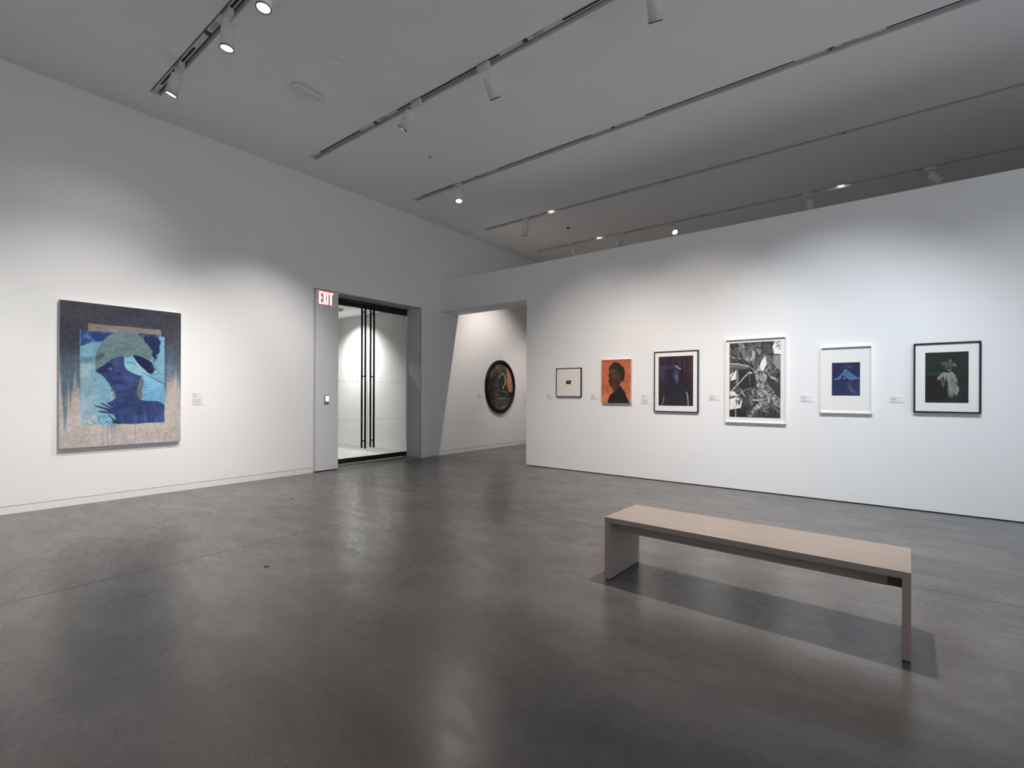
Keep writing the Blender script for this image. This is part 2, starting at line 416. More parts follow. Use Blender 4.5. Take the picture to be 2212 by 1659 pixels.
# second track
spotlight(-4.60, T2, aim(-4.6, T2, (XL, 3.2, .4)), 'white spotlight tilted toward the left wall beside the door', 380, NEUT, 62, 1, -.03)
spotlight(-3.50, T2, aim(-3.5, T2, (-3.7, YR, .2)), 'white spotlight tilted toward the first black framed picture', 280, WARM, 68, 1)
spotlight(-1.62, T2, aim(-1.62, T2, (-2.4, YR, .2)), 'white spotlight tilted toward the partition near the bench', 330, WARM, 68, 1)
spotlight(-.82, T2, (-.02, .05, -1.0), 'white spotlight pointing straight down over the bench', 690, WARM, 62, .9, beam='beam_bench_offscreen')
spotlight(.10, T2, aim(.1, T2, (-.7, YR, .2)), 'white spotlight tilted toward the white framed pictures', 440, COOL, 68, 1, beam='beam_white_frames_offscreen')
spotlight(1.60, T2, aim(1.6, T2, (1.0, YR, -.1)), 'white spotlight tilted toward the far right picture', 190, COOL, 68, 1, beam='beam_right_picture_offscreen')
# third track
spotlight(-5.84, T3, (.20, -.22, -.96), 'single white spotlight with glowing lens hanging before the passage', 230, WARM, 84, 1)
# beyond the partition
spotlight(-5.88, T4, (-.36, .24, -.90), 'white spotlight tilted toward the oval picture', 250, WARM, 80, .8)
spotlight(-6.03, T5, (.3, .5, -.8), 'white spotlight half hidden behind the partition head near the left wall', 160, WARM, 70, .8)
spotlight(-4.68, T5, (-.42, .15, -.9), 'white spotlight behind the partition tilted toward the left wall', 200, WARM, 70, .8, -.03)
spotlight(-3.60, T5, (.42, -.50, -.76), 'glaring white spotlight facing out over the partition', 160, NEUT, 60, .8)
spotlight(-1.13, T5, (.05, .35, -.94), 'white spotlight behind the partition showing its dark top', 160, NEUT, 70, .8)
spotlight(.53, T5, (.62, .15, -.76), 'white spotlight behind the partition tilted sideways', 160, NEUT, 70, .8, -.03)
# track over the viewer: a left wall lamp, then two unseen lamps added for bounce fill
spotlight(-4.6, TRACK_Y[0], aim(-4.6, TRACK_Y[0], (XL, -.9, .5)), 'spotlight out above the viewer aimed at the left wall', 230, NEUT, 66, 1, beam='beam_left_wall_offscreen')
spotlight(-.6, TRACK_Y[0], aim(-.6, TRACK_Y[0], (-.6, YMIN, 1.5)), 'added fill spotlight out above the viewer aimed at the wall behind', 480, WARM, 68, 1, beam='fill_rear_wall_offscreen')
spotlight(2.6, TRACK_Y[0], aim(2.6, TRACK_Y[0], (2.6, YMIN, 1.5)), 'added fill spotlight out above the viewer aimed right at the wall behind', 480, NEUT, 68, 1, beam='fill_rear_corner_offscreen')

# vestibule downlight (a real fitting in its ceiling)
dl = empty('recessed_downlight', (-9.55, 6.0, ZV+.02)); tag(dl, 'recessed round downlight in the vestibule ceiling behind the doors', 'downlight')
MB().lathe([(.05, -.003), (.075, -.006), (.08, 0)], 28).build('trim_ring', M_LAMPW, dl, True)
MB().lathe([(.0005, -.002), (.05, -.002)], 28).build('lens', M_LENS, dl, True)
for dx, en, ang, ax in ((0, 270, 118, (-.02, .30, -.95)),):
    ld = bpy.data.lights.new('beam_vestibule_offscreen', 'SPOT'); ld.energy = en*POWER; ld.color = (1, .98, .95); ld.spot_size = math.radians(ang); ld.spot_blend = 1; ld.shadow_soft_size = .04
    lo = bpy.data.objects.new('beam_vestibule_offscreen', ld); COL.objects.link(lo); lo.parent = dl; lo.location = (dx, 0, -.02)
    lo.rotation_mode = 'QUATERNION'; lo.rotation_quaternion = Vector((0,0,-1)).rotation_difference(Vector(ax).normalized())

# ------------------------------------------------------------------ ceiling fittings
cu = empty('emergency_light', (-5.447, 3.065, ZC)); tag(cu, 'flat oblong white unit fixed to the ceiling between two tracks', 'emergency light')
def round_rect(hx, hy, r, n=8):
    out = []
    for cx, cy, a0 in ((hx-r, hy-r, 0), (-hx+r, hy-r, 90), (-hx+r, -hy+r, 180), (hx-r, -hy+r, 270)):
        for i in range(n+1):
            t = math.radians(a0+90*i/n); out.append((cx+r*math.cos(t), cy+r*math.sin(t)))
    return out
MB().prism(round_rect(.046, .165, .04), 2, -.014, .0).build('back_plate', M_LAMPW, cu)
MB().prism(round_rect(.060, .190, .055), 2, -.050, -.013).build('cover', M_LAMPW, cu, bevel=.008)
MB().box(-.012, .012, .120, .136, -.0515, -.049).build('indicator', M_GREY, cu)
sp = empty('ceiling_speaker', (-4.70, 2.972, ZC)); tag(sp, 'flush round white disc set in the ceiling', 'speaker')
MB().lathe([(.094, 0), (.094, -.012), (.090, -.014), (.088, -.010), (.0005, -.010)], 40).build('grille', M_CEIL, sp, True)
for (x, y), lb, cat, r in (((-5.457, 5.024), 'small round sprinkler with cap on the ceiling over the doorway side', 'sprinkler', .038), ((-5.44, 9.0), 'small round detector on the ceiling beyond the partition', 'detector', .055)):
    s_ = empty('ceiling_sprinkler' if cat == 'sprinkler' else 'smoke_detector', (x, y, ZC)); tag(s_, lb, cat)
    MB().lathe([(r*1.35, 0), (r*1.3, -.006), (r*.9, -.010), (.0005, -.010)], 28).build('rosette', M_LAMPW, s_, True)
    MB().lathe([(r*.55, -.009), (r*.5, -.030), (r*.3, -.036), (.0005, -.036)], 24).build('head', M_GREY if cat == 'sprinkler' else M_RING, s_, True)
s_ = empty('smoke_detector', (-9.2, 5.93, ZV+.02)); tag(s_, 'small grey detector under the vestibule ceiling seen through the glass', 'detector')
MB().lathe([(.07, 0), (.07, -.02), (.05, -.03), (.0005, -.03)], 24).build('base', M_GREY, s_, True)
MB().lathe([(.03, -.029), (.025, -.055), (.0005, -.055)], 20).build('head', M_GREY, s_, True)

# ------------------------------------------------------------------ side panel with exit sign
P0, P1 = 4.404, 4.832
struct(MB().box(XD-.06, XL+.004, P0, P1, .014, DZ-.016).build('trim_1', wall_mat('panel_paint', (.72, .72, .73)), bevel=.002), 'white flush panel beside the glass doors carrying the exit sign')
struct(MB().box(XD-.05, XL-.028, D0, P0, 0, DZ).build('trim_2', M_WALL), 'slim recessed white post between wall and door panel')
tr = MB(); e = .004
tr.box(XL-.02, XL+e, D0-.004, D0+.004, 0, DZ); tr.box(XL-.02, XL+e, D0, D1+.004, DZ-.003, DZ+.003); tr.box(XL-.02, XL+e, D1-.003, D1+.003, 0, DZ)
struct(tr.build('trim_3', plain('edge_bead', (.55, .55, .56), .5)), 'thin metal edge bead around the door recess')
M_RED = plain('exit_red', (.9, .2, .16), .5, emit=(1.0, .20, .15), es=.75)
M_EXIT = plain('exit_white', (1, .9, .85), .5, emit=(1.0, .80, .70), es=1.15)
ex = empty('exit_sign', (XL+.004, 4.6, 2.94)); tag(ex, 'glowing red and white EXIT lettering at the top of the door panel', 'exit sign')
LET = {'E': [[(0,0),(1,0),(1,.10),(.42,.10),(.42,.45),(.95,.45),(.95,.56),(.42,.56),(.42,.89),(1,.89),(1,1),(0,1)]],
       'X': [[(0,0),(.36,0),(.5,.34),(.64,0),(1,0),(.70,.5),(1,1),(.64,1),(.5,.66),(.36,1),(0,1),(.30,.5)]],
       'I': [[(.0,0),(1,0),(1,1),(0,1)]],
       'T': [[(.30,0),(.70,0),(.70,.88),(1,.88),(1,1),(0,1),(0,.88),(.30,.88)]]}
def grow(pts, g):
    cx = sum(p[0] for p in pts)/len(pts); out = []
    n = len(pts)
    for i in range(n):
        a = Vector(pts[i-1]); p = Vector(pts[i]); c = Vector(pts[(i+1) % n])
        d1 = (p-a).normalized(); d2 = (c-p).normalized()
        n1 = Vector((d1.y, -d1.x)); n2 = Vector((d2.y, -d2.x)); k = n1+n2
        k = k/max(.35, k.dot(n1)) if k.length > 1e-6 else n1
        out.append(tuple(p+k*g))
    return out
for ch, y0, wd in (('E', -.132, .062), ('X', -.061, .062), ('I', .012, .024), ('T', .052, .070)):
    pts = [(y0+u*wd, (v-.5)*.205) for u, v in LET[ch][0]]
    le = MB().prism(pts, 0, .0025, .006).build('letter', M_EXIT, ex)
    MB().prism(grow(pts, .0055), 0, -.001, .002).build('glow_rim', M_RED, le)
MB().box(-.001, .003, -.19, .225, .118, .1235).build('light_strip', M_RED, ex)
sw = empty('card_reader', (XL+.004, 4.607, 1.23)); tag(sw, 'small card reader with white lit square on the door panel', 'card reader')
MB().box(-.002, .016, -.042, .042, -.060, .070).build('body', M_GREY, sw, bevel=.004)
MB().box(.015, .019, -.020, .036, -.040, .045).build('lit_face', plain('reader_white', (.95, .95, .95), .4, emit=(1, 1, 1), es=.8), sw)
MB().box(.0, .014, -.040, .040, -.086, -.061).build('lower_edge', plain('reader_dark', (.16, .16, .17), .5), sw)
tag(MB().cyl((XL+.002, 4.775, .055), (XL+.012, 4.775, .055), .010, n=14).build('panel_lock', M_GREY, smooth=True), 'tiny round lock low on the door panel', 'lock')

# ------------------------------------------------------------------ glass double doors
dr = struct(empty('door_1', (XD, 5.755, 0)), 'tall frameless glass double doors with black rails and ladder pulls')
def leaf(ya, yb, hinge):
    lf = MB().box(-.006, .006, ya, yb, .10, 2.965).build('glass_leaf', M_GLASS, dr)
    MB().box(-.022, .022, ya, yb, 2.955, 3.052).build('top_rail', M_BLACK, lf)
    MB().box(-.022, .022, ya, yb, .016, .105).build('bottom_rail', M_BLACK, lf)
    yh = ya+.10 if hinge > 0 else yb-.09
    pl = MB()
    for s in (-1, 1):
        pl.cyl((s*.055, yh, .262), (s*.055, yh, 2.995), .0185, n=16)
    for z in (.405, 1.652, 2.895): pl.cyl((-.055, yh, z), (.055, yh, z), .012, n=10)
    pl.build('pull_handle', M_BLACK, lf, True)
    mk = MB()
    for z in (1.548, .815):
        n = 10; st = (yb-ya)/n
        for k in range(n): mk.box(.0065, .0072, ya+st*(k+.32), ya+st*(k+.68), z-.017, z+.017)
    mo = mk.build('frosted_markers', M_FROST, lf); mo['kind'] = 'stuff'
    yp = yb-.06 if hinge > 0 else ya+.06
    MB().cyl((0, yp, 0), (0, yp, .02), .016, n=14).build('floor_pivot', M_BLACK, lf, True)
leaf(.004, .962, 1); leaf(-.94, -.004, -1)
struct(MB().box(XD-.03, XD+.03, P1, D1, 3.058, DZ+.012).build('trim_4', M_BLACK), 'black head channel above the glass doors')
struct(MB().box(XD-.012, XD+.012, 6.722, D1, 0, 3.058).build('trim_5', plain('jamb_seal', (.6, .6, .6), .5)), 'slim grey jamb strip beside the right glass leaf')
struct(MB().box(XD-.06, XL-.02, P1+.0, D1, 0, .003).build('trim_6', plain('threshold', (.30, .295, .29), .4)), 'low door threshold')

# ------------------------------------------------------------------ bench
bx = empty('bench', (-1.603, 3.177, 0)); bx.rotation_euler = (0, 0, math.atan2(-.050, 1.704))
tag(bx, 'long low wooden bench with slab legs standing on the concrete floor', 'bench')
BL, BD, BH, BT = 1.706, .505, .450, .036
W_TOP = wood_mat('bench_top_laminate', (.285, .243, .215), (.34, .293, .26), 0)
W_LEG = wood_mat('bench_leg_laminate', (.285, .243, .215), (.34, .293, .26), 2)
W_EDGE = wood_mat('bench_edge_laminate', (.285, .243, .215), (.34, .293, .26), 0)
mt_ = MB().prism([(0, BH), (BL, BH), (BL-BT, BH-BT), (BT, BH-BT)], 1, .0004, BD-.0004)
tp = mt_.build('seat_top', W_TOP, bx, bevel=.0015)
MB().prism([(0.0006, BH-.0012), (BL-.0006, BH-.0012), (BL-BT, BH-BT), (BT, BH-BT)], 1, -.0012, .0006).build('front_edge_band', W_EDGE, tp)
for x0, s in ((0, 1), (BL, -1)):
    lg = MB().prism([(x0, BH-.001), (x0, .006), (x0+s*BT, .006), (x0+s*BT, BH-BT)], 1, .0, BD).build('leg', W_LEG, bx, bevel=.0012)
    a, c = sorted((x0+s*.003, x0+s*(BT-.003)))
    MB().box(a, c, .004, BD-.004, 0, .0065).build('foot_pad', M_BLACK, lg)
MB().box(BT, BL-BT-.062, .140, .158, .322, BH-BT).build('apron', W_EDGE, bx)
MB().box(BT, BL-BT, BD-.158, BD-.140, .322, BH-BT).build('apron', W_EDGE, bx)
MB().box(BL-BT-.062, BL-BT, .142, BD-.142, .324, BH-BT).build('brown_end', wood_mat('bench_brown', (.10, .055, .025), (.14, .08, .04), 1), bx)  # dark brown piece filling the apron's right end

# ------------------------------------------------------------------ wall labels
def wall_label(face, a0, a1, z0, z1, label, lines, group=None):
    # face 'L': on left wall (a = y), 'R': on partition (a = x)
    if face == 'L':
        o = empty('wall_label', (XL, (a0+a1)/2, (z0+z1)/2)); f = lambda p, q, r, s, t, u: (t, u, p, q, r, s)
        wd = lambda m, p, q, r, s, t, u: m.box(t, u, p, q, r, s)
    else:
        o = empty('wall_label', ((a0+a1)/2, YR, (z0+z1)/2))
        wd = lambda m, p, q, r, s, t, u: m.box(p, q, -u, -t, r, s)
    tag(o, label, 'label', group)
    hw, hh = (a1-a0)/2, (z1-z0)/2
    wd(MB(), -hw, hw, -hh, hh, -.001, .005).build('card', M_CARD, o)
    tx = MB(); rnd = random.Random(int(a0*1000))
    left = -hw+.010
    for fz, fw, th in lines:
        z = hh-fz*2*hh
        x = left; end = left+(2*hw-.02)*fw
        while x < end:
            l = min(end-x, rnd.uniform(.006, .018)); wd(tx, x, x+l, z-th, z+th, .005, .0056); x += l+.0025
    to = tx.build('text', M_TEXT, o); to['kind'] = 'stuff'
SHORT = [(.13, .35, .0022), (.25, .72, .0016), (.46, .45, .0022), (.56, .40, .0020), (.80, .68, .0016), (.88, .5, .0014)]
LONG = [(.08, .35, .0022), (.15, .8, .0016), (.24, .35, .0020), (.30, .6, .0018), (.38, .45, .0016)]+[(.55+.07*i, .86-.05*(i % 3), .0015) for i in range(6)]
wall_label('L', 2.585, 2.725, 1.163, 1.333, 'small white text card on the left wall beside the blue painting', LONG)
wall_label('L', 8.468, 8.612, 1.240, 1.326, 'small white text card on the wall before the oval picture', SHORT)
wall_label('L', 10.295, 10.44, 1.085, 1.329, 'tall text card past the oval picture beside the partition edge', LONG)
for (a0, a1, z0, z1), ln, lb in (((-4.836, -4.697, 1.244, 1.318), SHORT, 'small text card beside the small cream picture'),
        ((-3.947, -3.799, 1.245, 1.321), SHORT, 'small text card beside the orange portrait'),
        ((-3.055, -2.918, 1.175, 1.326), LONG, 'tall text card beside the purple portrait photograph'),
        ((-2.024, -1.884, 1.248, 1.324), SHORT, 'small text card beside the black and white tree photograph'),
        ((-.883, -.744, 1.241, 1.329), SHORT, 'small text card beside the blue mountain print'),
        ((.030, .175, 1.243, 1.318), SHORT, 'small text card beside the dark dress photograph')):
    wall_label('R', a0, a1, z0, z1, lb, ln)

# ------------------------------------------------------------------ flat prints: colour painted on a grid of points
def art_mat(name, rough=.6):
    mt, nt, b = new_mat(name); N = nt.nodes; L = nt.links
    at = N.new('ShaderNodeAttribute'); at.attribute_name = 'paint'; tc = N.new('ShaderNodeTexCoord')
    no = N.new('ShaderNodeTexNoise'); no.inputs['Scale'].default_value = 220; no.inputs['Detail'].default_value = 2
    L.new(tc.outputs['Object'], no.inputs['Vector'])
    bp = N.new('ShaderNodeBump'); bp.inputs['Strength'].default_value = .05; bp.inputs['Distance'].default_value = .001
    L.new(no.outputs['Fac'], bp.inputs['Height']); L.new(bp.outputs['Normal'], b.inputs['Normal'])
    L.new(at.outputs['Color'], b.inputs['Base Color']); b.inputs['Roughness'].default_value = rough
    b.inputs['Specular IOR Level'].default_value = .2
    return mt
M_ART = art_mat('picture_surface', .7)
_rng = np.random.RandomState(7)
def vnoise(x, y, seed=0, octv=4, rough=.5):
    rs = np.random.RandomState(seed); T = rs.rand(64, 64); out = np.zeros_like(x); amp = 1; tot = 0
    for o in range(octv):
        X = x*2**o; Y = y*2**o; xi = np.floor(X).astype(int); yi = np.floor(Y).astype(int); fx = X-xi; fy = Y-yi
        fx = fx*fx*(3-2*fx); fy = fy*fy*(3-2*fy)
        g = lambda a, b_: T[(a+o*17) % 64, (b_+o*29) % 64]
        out += amp*((g(xi, yi)*(1-fx)+g(xi+1, yi)*fx)*(1-fy)+(g(xi, yi+1)*(1-fx)+g(xi+1, yi+1)*fx)*fy)
        tot += amp; amp *= rough
    return out/tot
class Art:
    """a flat picture on a wall plane; drawing coordinates are those of an enlarged crop of the photograph"""
    def __init__(s, face, plane, a0, a1, z0, z1, res):
        s.face, s.plane, s.a0, s.a1, s.z0, s.z1 = face, plane, a0, a1, z0, z1
        s.nx = max(8, int(res)); s.ny = max(8, int(res*(z1-z0)/(a1-a0)))
        A, Z = np.meshgrid(np.linspace(a0, a1, s.nx+1), np.linspace(z1, z0, s.ny+1))
        s.A, s.Z = A.ravel(), Z.ravel()
        if face == 'L': P = np.stack([np.full_like(s.A, plane), s.A, s.Z], 1)
        else: P = np.stack([s.A, np.full_like(s.A, plane), s.Z], 1)
        s.sat = .9; s.warp = 3.0; s.px = project(P); s.C = np.zeros((len(s.A), 3)); s.sx = (s.A-a0)/(a1-a0); s.sz = (z1-s.Z)/(a1-a0)
    def space(s, x0, y0, k):
        wx = (vnoise(s.sx*9+3, s.sz*9, 91, 4, .6)-.5)*s.warp*k; wy = (vnoise(s.sx*9, s.sz*9+5, 92, 4, .6)-.5)*s.warp*k
        s.U = (s.px[:, 0]-x0)*k+wx; s.V = (s.px[:, 1]-y0)*k+wy; return s
    def n(s, sx, sy, seed=0, o=4, r=.55): return vnoise(s.sx*sx+seed, s.sz*sy+seed*.7, seed, o, r)
    def fill(s, col): s.C[:] = col
    def blend(s, al, col):
        col = np.asarray(col, float); al = np.clip(al, 0, 1)[:, None]; s.C[:] = s.C*(1-al)+col*al
    def sdf(s, pts):
        P = np.array(pts, float); n = len(P); d = np.full(len(s.U), 1e9); ins = np.zeros(len(s.U), bool)
        for i in range(n):
            a = P[i]; b_ = P[(i+1) % n]; e = b_-a; wx = s.U-a[0]; wy = s.V-a[1]
            t = np.clip((wx*e[0]+wy*e[1])/max(1e-9, e@e), 0, 1)
            d = np.minimum(d, np.hypot(wx-e[0]*t, wy-e[1]*t))
            c = ((a[1] > s.V) != (b_[1] > s.V))
            if abs(e[1]) > 1e-9: ins ^= c & (s.U < a[0]+(s.V-a[1])*e[0]/e[1])
        return np.where(ins, -d, d)
    def poly(s, pts, col, soft=6, op=1.0, tex=None):
        al = np.clip(.5-s.sdf(pts)/soft, 0, 1)*op
        if tex is not None: al = al*tex
        s.blend(al, col)
    def ell(s, cx, cy, rx, ry, col, soft=.3, op=1.0, rot=0):
        c, q = math.cos(rot), math.sin(rot); x = s.U-cx; y = s.V-cy
        r = np.hypot((x*c+y*q)/rx, (-x*q+y*c)/ry); s.blend(np.clip((1-r)/soft+.5, 0, 1)*op, col)
    def line(s, pts, wd, col, op=1.0, soft=6):
        d = np.full(len(s.U), 1e9)
        for a, b_ in zip(pts[:-1], pts[1:]):
            a = np.array(a, float); e = np.array(b_, float)-a; wx = s.U-a[0]; wy = s.V-a[1]
            t = np.clip((wx*e[0]+wy*e[1])/max(1e-9, e@e), 0, 1); d = np.minimum(d, np.hypot(wx-e[0]*t, wy-e[1]*t))
        s.blend(np.clip(.5-(d-wd/2)/soft, 0, 1)*op, col)
    def mesh(s, name, gain, depth_plane=None):
        nx, ny = s.nx, s.ny; p = s.plane if depth_plane is None else depth_plane
        P = np.stack([np.full_like(s.A, p), s.A, s.Z], 1) if s.face == 'L' else np.stack([s.A, np.full_like(s.A, p), s.Z], 1)
        i = np.arange(ny)[:, None]*(nx+1)+np.arange(nx)[None, :]
        q = np.stack([i, i+nx+1, i+nx+2, i+1], 2).reshape(-1, 4)
        if s.face == 'L': q = q
        me = bpy.data.meshes.new(name); me.vertices.add(len(P)); me.vertices.foreach_set('co', P.astype(np.float32).ravel())
        me.loops.add(q.size); me.loops.foreach_set('vertex_index', q.astype(np.int32).ravel())
        me.polygons.add(len(q)); me.polygons.foreach_set('loop_start', (np.arange(len(q))*4).astype(np.int32))
        me.update(calc_edges=True)
        at = me.color_attributes.new('paint', 'FLOAT_COLOR', 'POINT')
        C = np.clip(s.C*(1+.20*(s.n(7, 7, 81, 5, .62)-.5)+.22*(s.n(45, 45, 82, 3, .6)-.5))[:, None], 0, 255); lum = C@np.array([.3, .59, .11]); C = lum[:, None]+(C-lum[:, None])*s.sat
        lin = np.clip(s2l(np.clip(C, 0, 255))/gain, 0, .9); rgba = np.concatenate([lin, np.ones((len(lin), 1))], 1)
        at.data.foreach_set('color', rgba.astype(np.float32).ravel())
        me.materials.append(M_ART); me.update()
        return me
def rect_from(x0, y0, k, corners, face, plane):      # crop corners TL, TR, BR, BL -> a0, a1, z0, z1
    ax = 0 if face == 'L' else 1; ai = 1 if face == 'L' else 0
    h = [hit(x0+u/k, y0+v/k, ax, plane) for u, v in corners]
    return (h[0][ai]+h[3][ai])/2, (h[1][ai]+h[2][ai])/2, (h[2][2]+h[3][2])/2, (h[0][2]+h[1][2])/2

# --- large blue painting on the left wall
XF = XL+.06
a0, a1, z0, z1 = rect_from(100, 620, 4.367, [(125,118),(1270,247),(1268,1452),(122,1527)], 'L', XF)
A = Art('L', XF, a0, a1, z0, z1, 250); A.space(100, 620, 4.367)
st = A.n(26, 1.2, 3, 4, .6); wv = A.n(5, 5, 4, 5); cl = A.n(60, 60, 5, 2)
v = A.sz/(A.sz.max())
A.fill((60, 62, 74)); A.C += ((wv-.5)*26)[:, None]
edge = np.abs(A.sx-.5)*2
t1 = np.clip((v-.27-.35*(st-.5))/.22, 0, 1); A.blend(t1*.85, (84, 108, 130))
t2 = np.clip((v-.58-.55*(st-.5)+.10*(1-edge))/.16, 0, 1); A.blend(t2, (178, 168, 163))
A.blend(np.clip((v-.45)*4, 0, 1)*np.clip((st-.55)*5, 0, 1)*np.clip((.93-v)*6, 0, 1)*.6, (92, 134, 158))
A.C += ((cl-.5)*14)[:, None]
A.poly([(393,340),(1083,405),(1083,480),(393,420)], (128,117,112), 5)
SQ = [(317,410),(1117,470),(1113,1272),(323,1305)]
A.poly(SQ, (104,160,186), 4)
ins = np.clip(.5-A.sdf(SQ)/5, 0, 1)
A.blend(ins*np.clip((A.V-640)/300, 0, 1)*np.clip((620-A.U)/200, 0, 1)*.75, (150,182,192))
A.blend(ins*np.clip((A.V-800)/150, 0, 1)*np.clip((A.U-880)/60, 0, 1)*.8, (96,160,208))
A.blend(ins*np.clip((st-.5)*4, 0, 1)*.25, (190,215,220)); A.blend(ins*np.clip((wv-.52)*6, 0, 1)*.25, (70,120,150))
A.space(160, 680, 6.638)
A.poly([(92,228),(500,250),(600,255),(480,320),(420,385),(250,390),(150,430),(92,445)], (36,58,122), 14)
A.blend(np.clip(.5-A.sdf([(92,228),(560,250),(420,385),(92,445)])/10, 0, 1)*np.clip((A.n(14,14,9)-.52)*7, 0, 1)*.6, (80,140,185))
A.poly([(85,600),(300,600),(290,680),(85,700)], (70,112,128), 40, .6)
A.poly([(85,700),(230,720),(220,880),(85,900)], (160,178,182), 40, .6)
A.poly([(310,775),(303,600),(330,500),(380,420),(450,340),(540,270),(620,240),(700,232),(830,252),(930,290),(1010,340),(1080,430),(1110,520),(1120,640),(1090,665),(1000,620),(930,590),(850,570),(800,620),(720,605),(680,585),(600,610),(500,660),(430,710)], (92,120,126), 8)
A.poly([(310,590),(430,545),(440,600),(330,680)], (70,80,80), 22, .8)
for p in ([(520,400),(620,395),(720,392)],[(690,410),(760,425),(820,445)],[(560,540),(620,500),(720,490),(800,500)],[(600,580),(700,560),(760,520)],[(960,480),(1010,520)],[(640,480),(740,470),(880,500)],[(320,700),(400,690)],[(450,450),(560,430)],[(860,540),(960,560),(1080,620)]):
    A.line(p, 6, (50,68,72), .75, 8)
hz = A.sdf([(930,290),(1100,300),(1230,330),(1232,540),(1170,580),(1195,640),(1150,670),(1110,560),(1060,420)])+60*(A.n(22,22,12)-.5)
A.blend(np.clip(.5-hz/16, 0, 1), (30,38,86))
A.poly([(930,290),(1220,318),(1225,300),(930,262)], (38,54,104), 14)
BODY = [(305,790),(420,720),(520,650),(600,608),(690,585),(722,620),(722,740),(760,790),(850,840),(965,880),(940,960),(910,1060),(905,1140),(940,1210),(980,1235),(1200,1240),(1298,1290),(1296,1535),(900,1560),(640,1565),(560,1480),(440,1420),(340,1385),(345,1372),(500,1392),(420,1352),(300,1310),(290,1293),(380,1310),(520,1355),(450,1310),(375,1268),(390,1260),(560,1340),(465,1270),(560,1220),(595,1170),(580,1100),(540,1060),(500,980),(440,900),(390,860),(310,810)]
A.poly(BODY, (46,64,116), 6)
bi = np.clip(.5-A.sdf(BODY)/6, 0, 1)
A.blend(bi*np.clip((A.n(9,6,15)-.5)*5, 0, 1)*.45, (32,46,98)); A.blend(bi*np.clip((A.n(12,9,16)-.52)*5, 0, 1)*.4, (64,88,150))
A.blend(bi*np.clip((A.V-1330)/150, 0, 1)*np.clip((A.n(40,4,17)-.5)*6, 0, 1)*.5, (56,100,172))
A.poly([(330,790),(480,700),(560,690),(560,780),(480,830),(400,830)], (30,36,78), 30, .85)
A.ell(512, 770, 30, 20, (112,130,165), .5); A.ell(505, 768, 12, 14, (24,28,60), .5)
A.line([(470,735),(540,715),(570,740)], 10, (26,34,74), .8)
A.ell(640, 850, 38, 16, (26,34,80), .6, .9); A.ell(575, 868, 22, 20, (36,48,100), .8, .7)
A.ell(655, 972, 95, 26, (34,44,92), .6, .8); A.line([(555,990),(620,955),(660,945),(745,942)], 9, (22,28,66), .9)
A.ell(660, 1040, 80, 30, (66,84,148), 1.2, .5); A.ell(760, 900, 70, 60, (66,86,156), 1.2, .5); A.ell(610, 700, 60, 50, (66,84,146), 1.2, .4)
A.line([(630,1110),(760,1095),(900,1040)], 14, (26,34,86), .7, 22)
A.poly([(722,640),(830,598),(870,640),(960,750),(1065,860),(1000,882),(880,850),(780,800),(730,740)], (112,174,194), 6)
A.line([(760,690),(840,690),(900,720)], 22, (96,110,110), .7, 24); A.line([(900,700),(1000,800),(1060,860)], 16, (160,200,210), .7, 14)
A.poly([(840,573),(940,590),(1060,650),(1120,690),(1155,790),(1110,852),(1050,830),(960,740),(890,660)], (22,31,74), 8)
A.line([(990,835),(1150,915),(1298,1000)], 10, (60,92,104), .9, 8)
A.poly([(985,860),(1140,925),(1290,1010),(1290,1020),(1060,1080),(1000,960)], (112,178,214), 18, .7)
for cx, cy, rr in ((1140,760,34),(1165,820,40),(1170,640,26),(1030,1020,26),(1140,700,24)):
    A.line([(cx+rr*math.cos(t), cy+rr*math.sin(t)) for t in np.linspace(0, 6.3, 16)], 7, (44,84,120), .85, 6)
A.poly([(965,890),(1012,960),(975,1080),(968,1210),(930,1200),(905,1140),(912,1060)], (98,108,112), 10)
A.ell(572, 1140, 16, 44, (96,112,110), .5, .9); A.ell(545, 1080, 16, 26, (84,92,84), .5, .8)
A.poly([(310,1350),(350,1400),(560,1430),(600,1500),(570,1585),(400,1585)], (112,180,202), 12)
A.poly([(110,1500),(250,1420),(330,1460),(350,1560),(120,1585)], (158,180,182), 26, .8)
for cx, cy, r in ((300,1480,62),(390,1420,55),(470,1420,55),(420,1510,55),(510,1500,55),(240,1520,60),(560,1540,50)):
    A.line([(cx+r*math.cos(t), cy+r*math.sin(t)) for t in np.linspace(.2, 2.9, 12)], 6, (52,78,84), .8, 6)
A.line([(160,1500),(220,1480),(290,1370)], 10, (100,116,116), .7, 14)
A.poly([(545,1480),(640,1560),(560,1565)], (60,66,58), 12)
A.line([(490,1440),(600,1530),(640,1565)], 12, (24,28,40), .9, 8)
for y in (1290,1360,1430): A.line([(960,y),(1040,y+60),(1000,y+120)], 7, (84,120,180), .45, 10)
A.space(100, 620, 4.367)
for x, va, vb in ((531,1290,1500),(577,1300,1500),(619,1300,1497),(642,1298,1494),(836,1275,1480)):
    A.line([(x, va),(x, vb)], 4, (86,118,164), .85, 4)
pt = empty('painting', (XL, (a0+a1)/2, (z0+z1)/2)); tag(pt, 'large blue canvas of a figure in a hat hanging on the left wall', 'painting')
def put(me, nm, parent, bevel=0):
    o = link(nm, me, parent); o.matrix_parent_inverse = Matrix.Translation(-Vector(parent.location)); return o
A.sat = .82; put(A.mesh('canvas_face', .90), 'canvas_face', pt)
put(MB().box(XL, XF-.0006, a0, a1, z0, z1).mesh('stretcher', M_CANV), 'stretcher', pt)

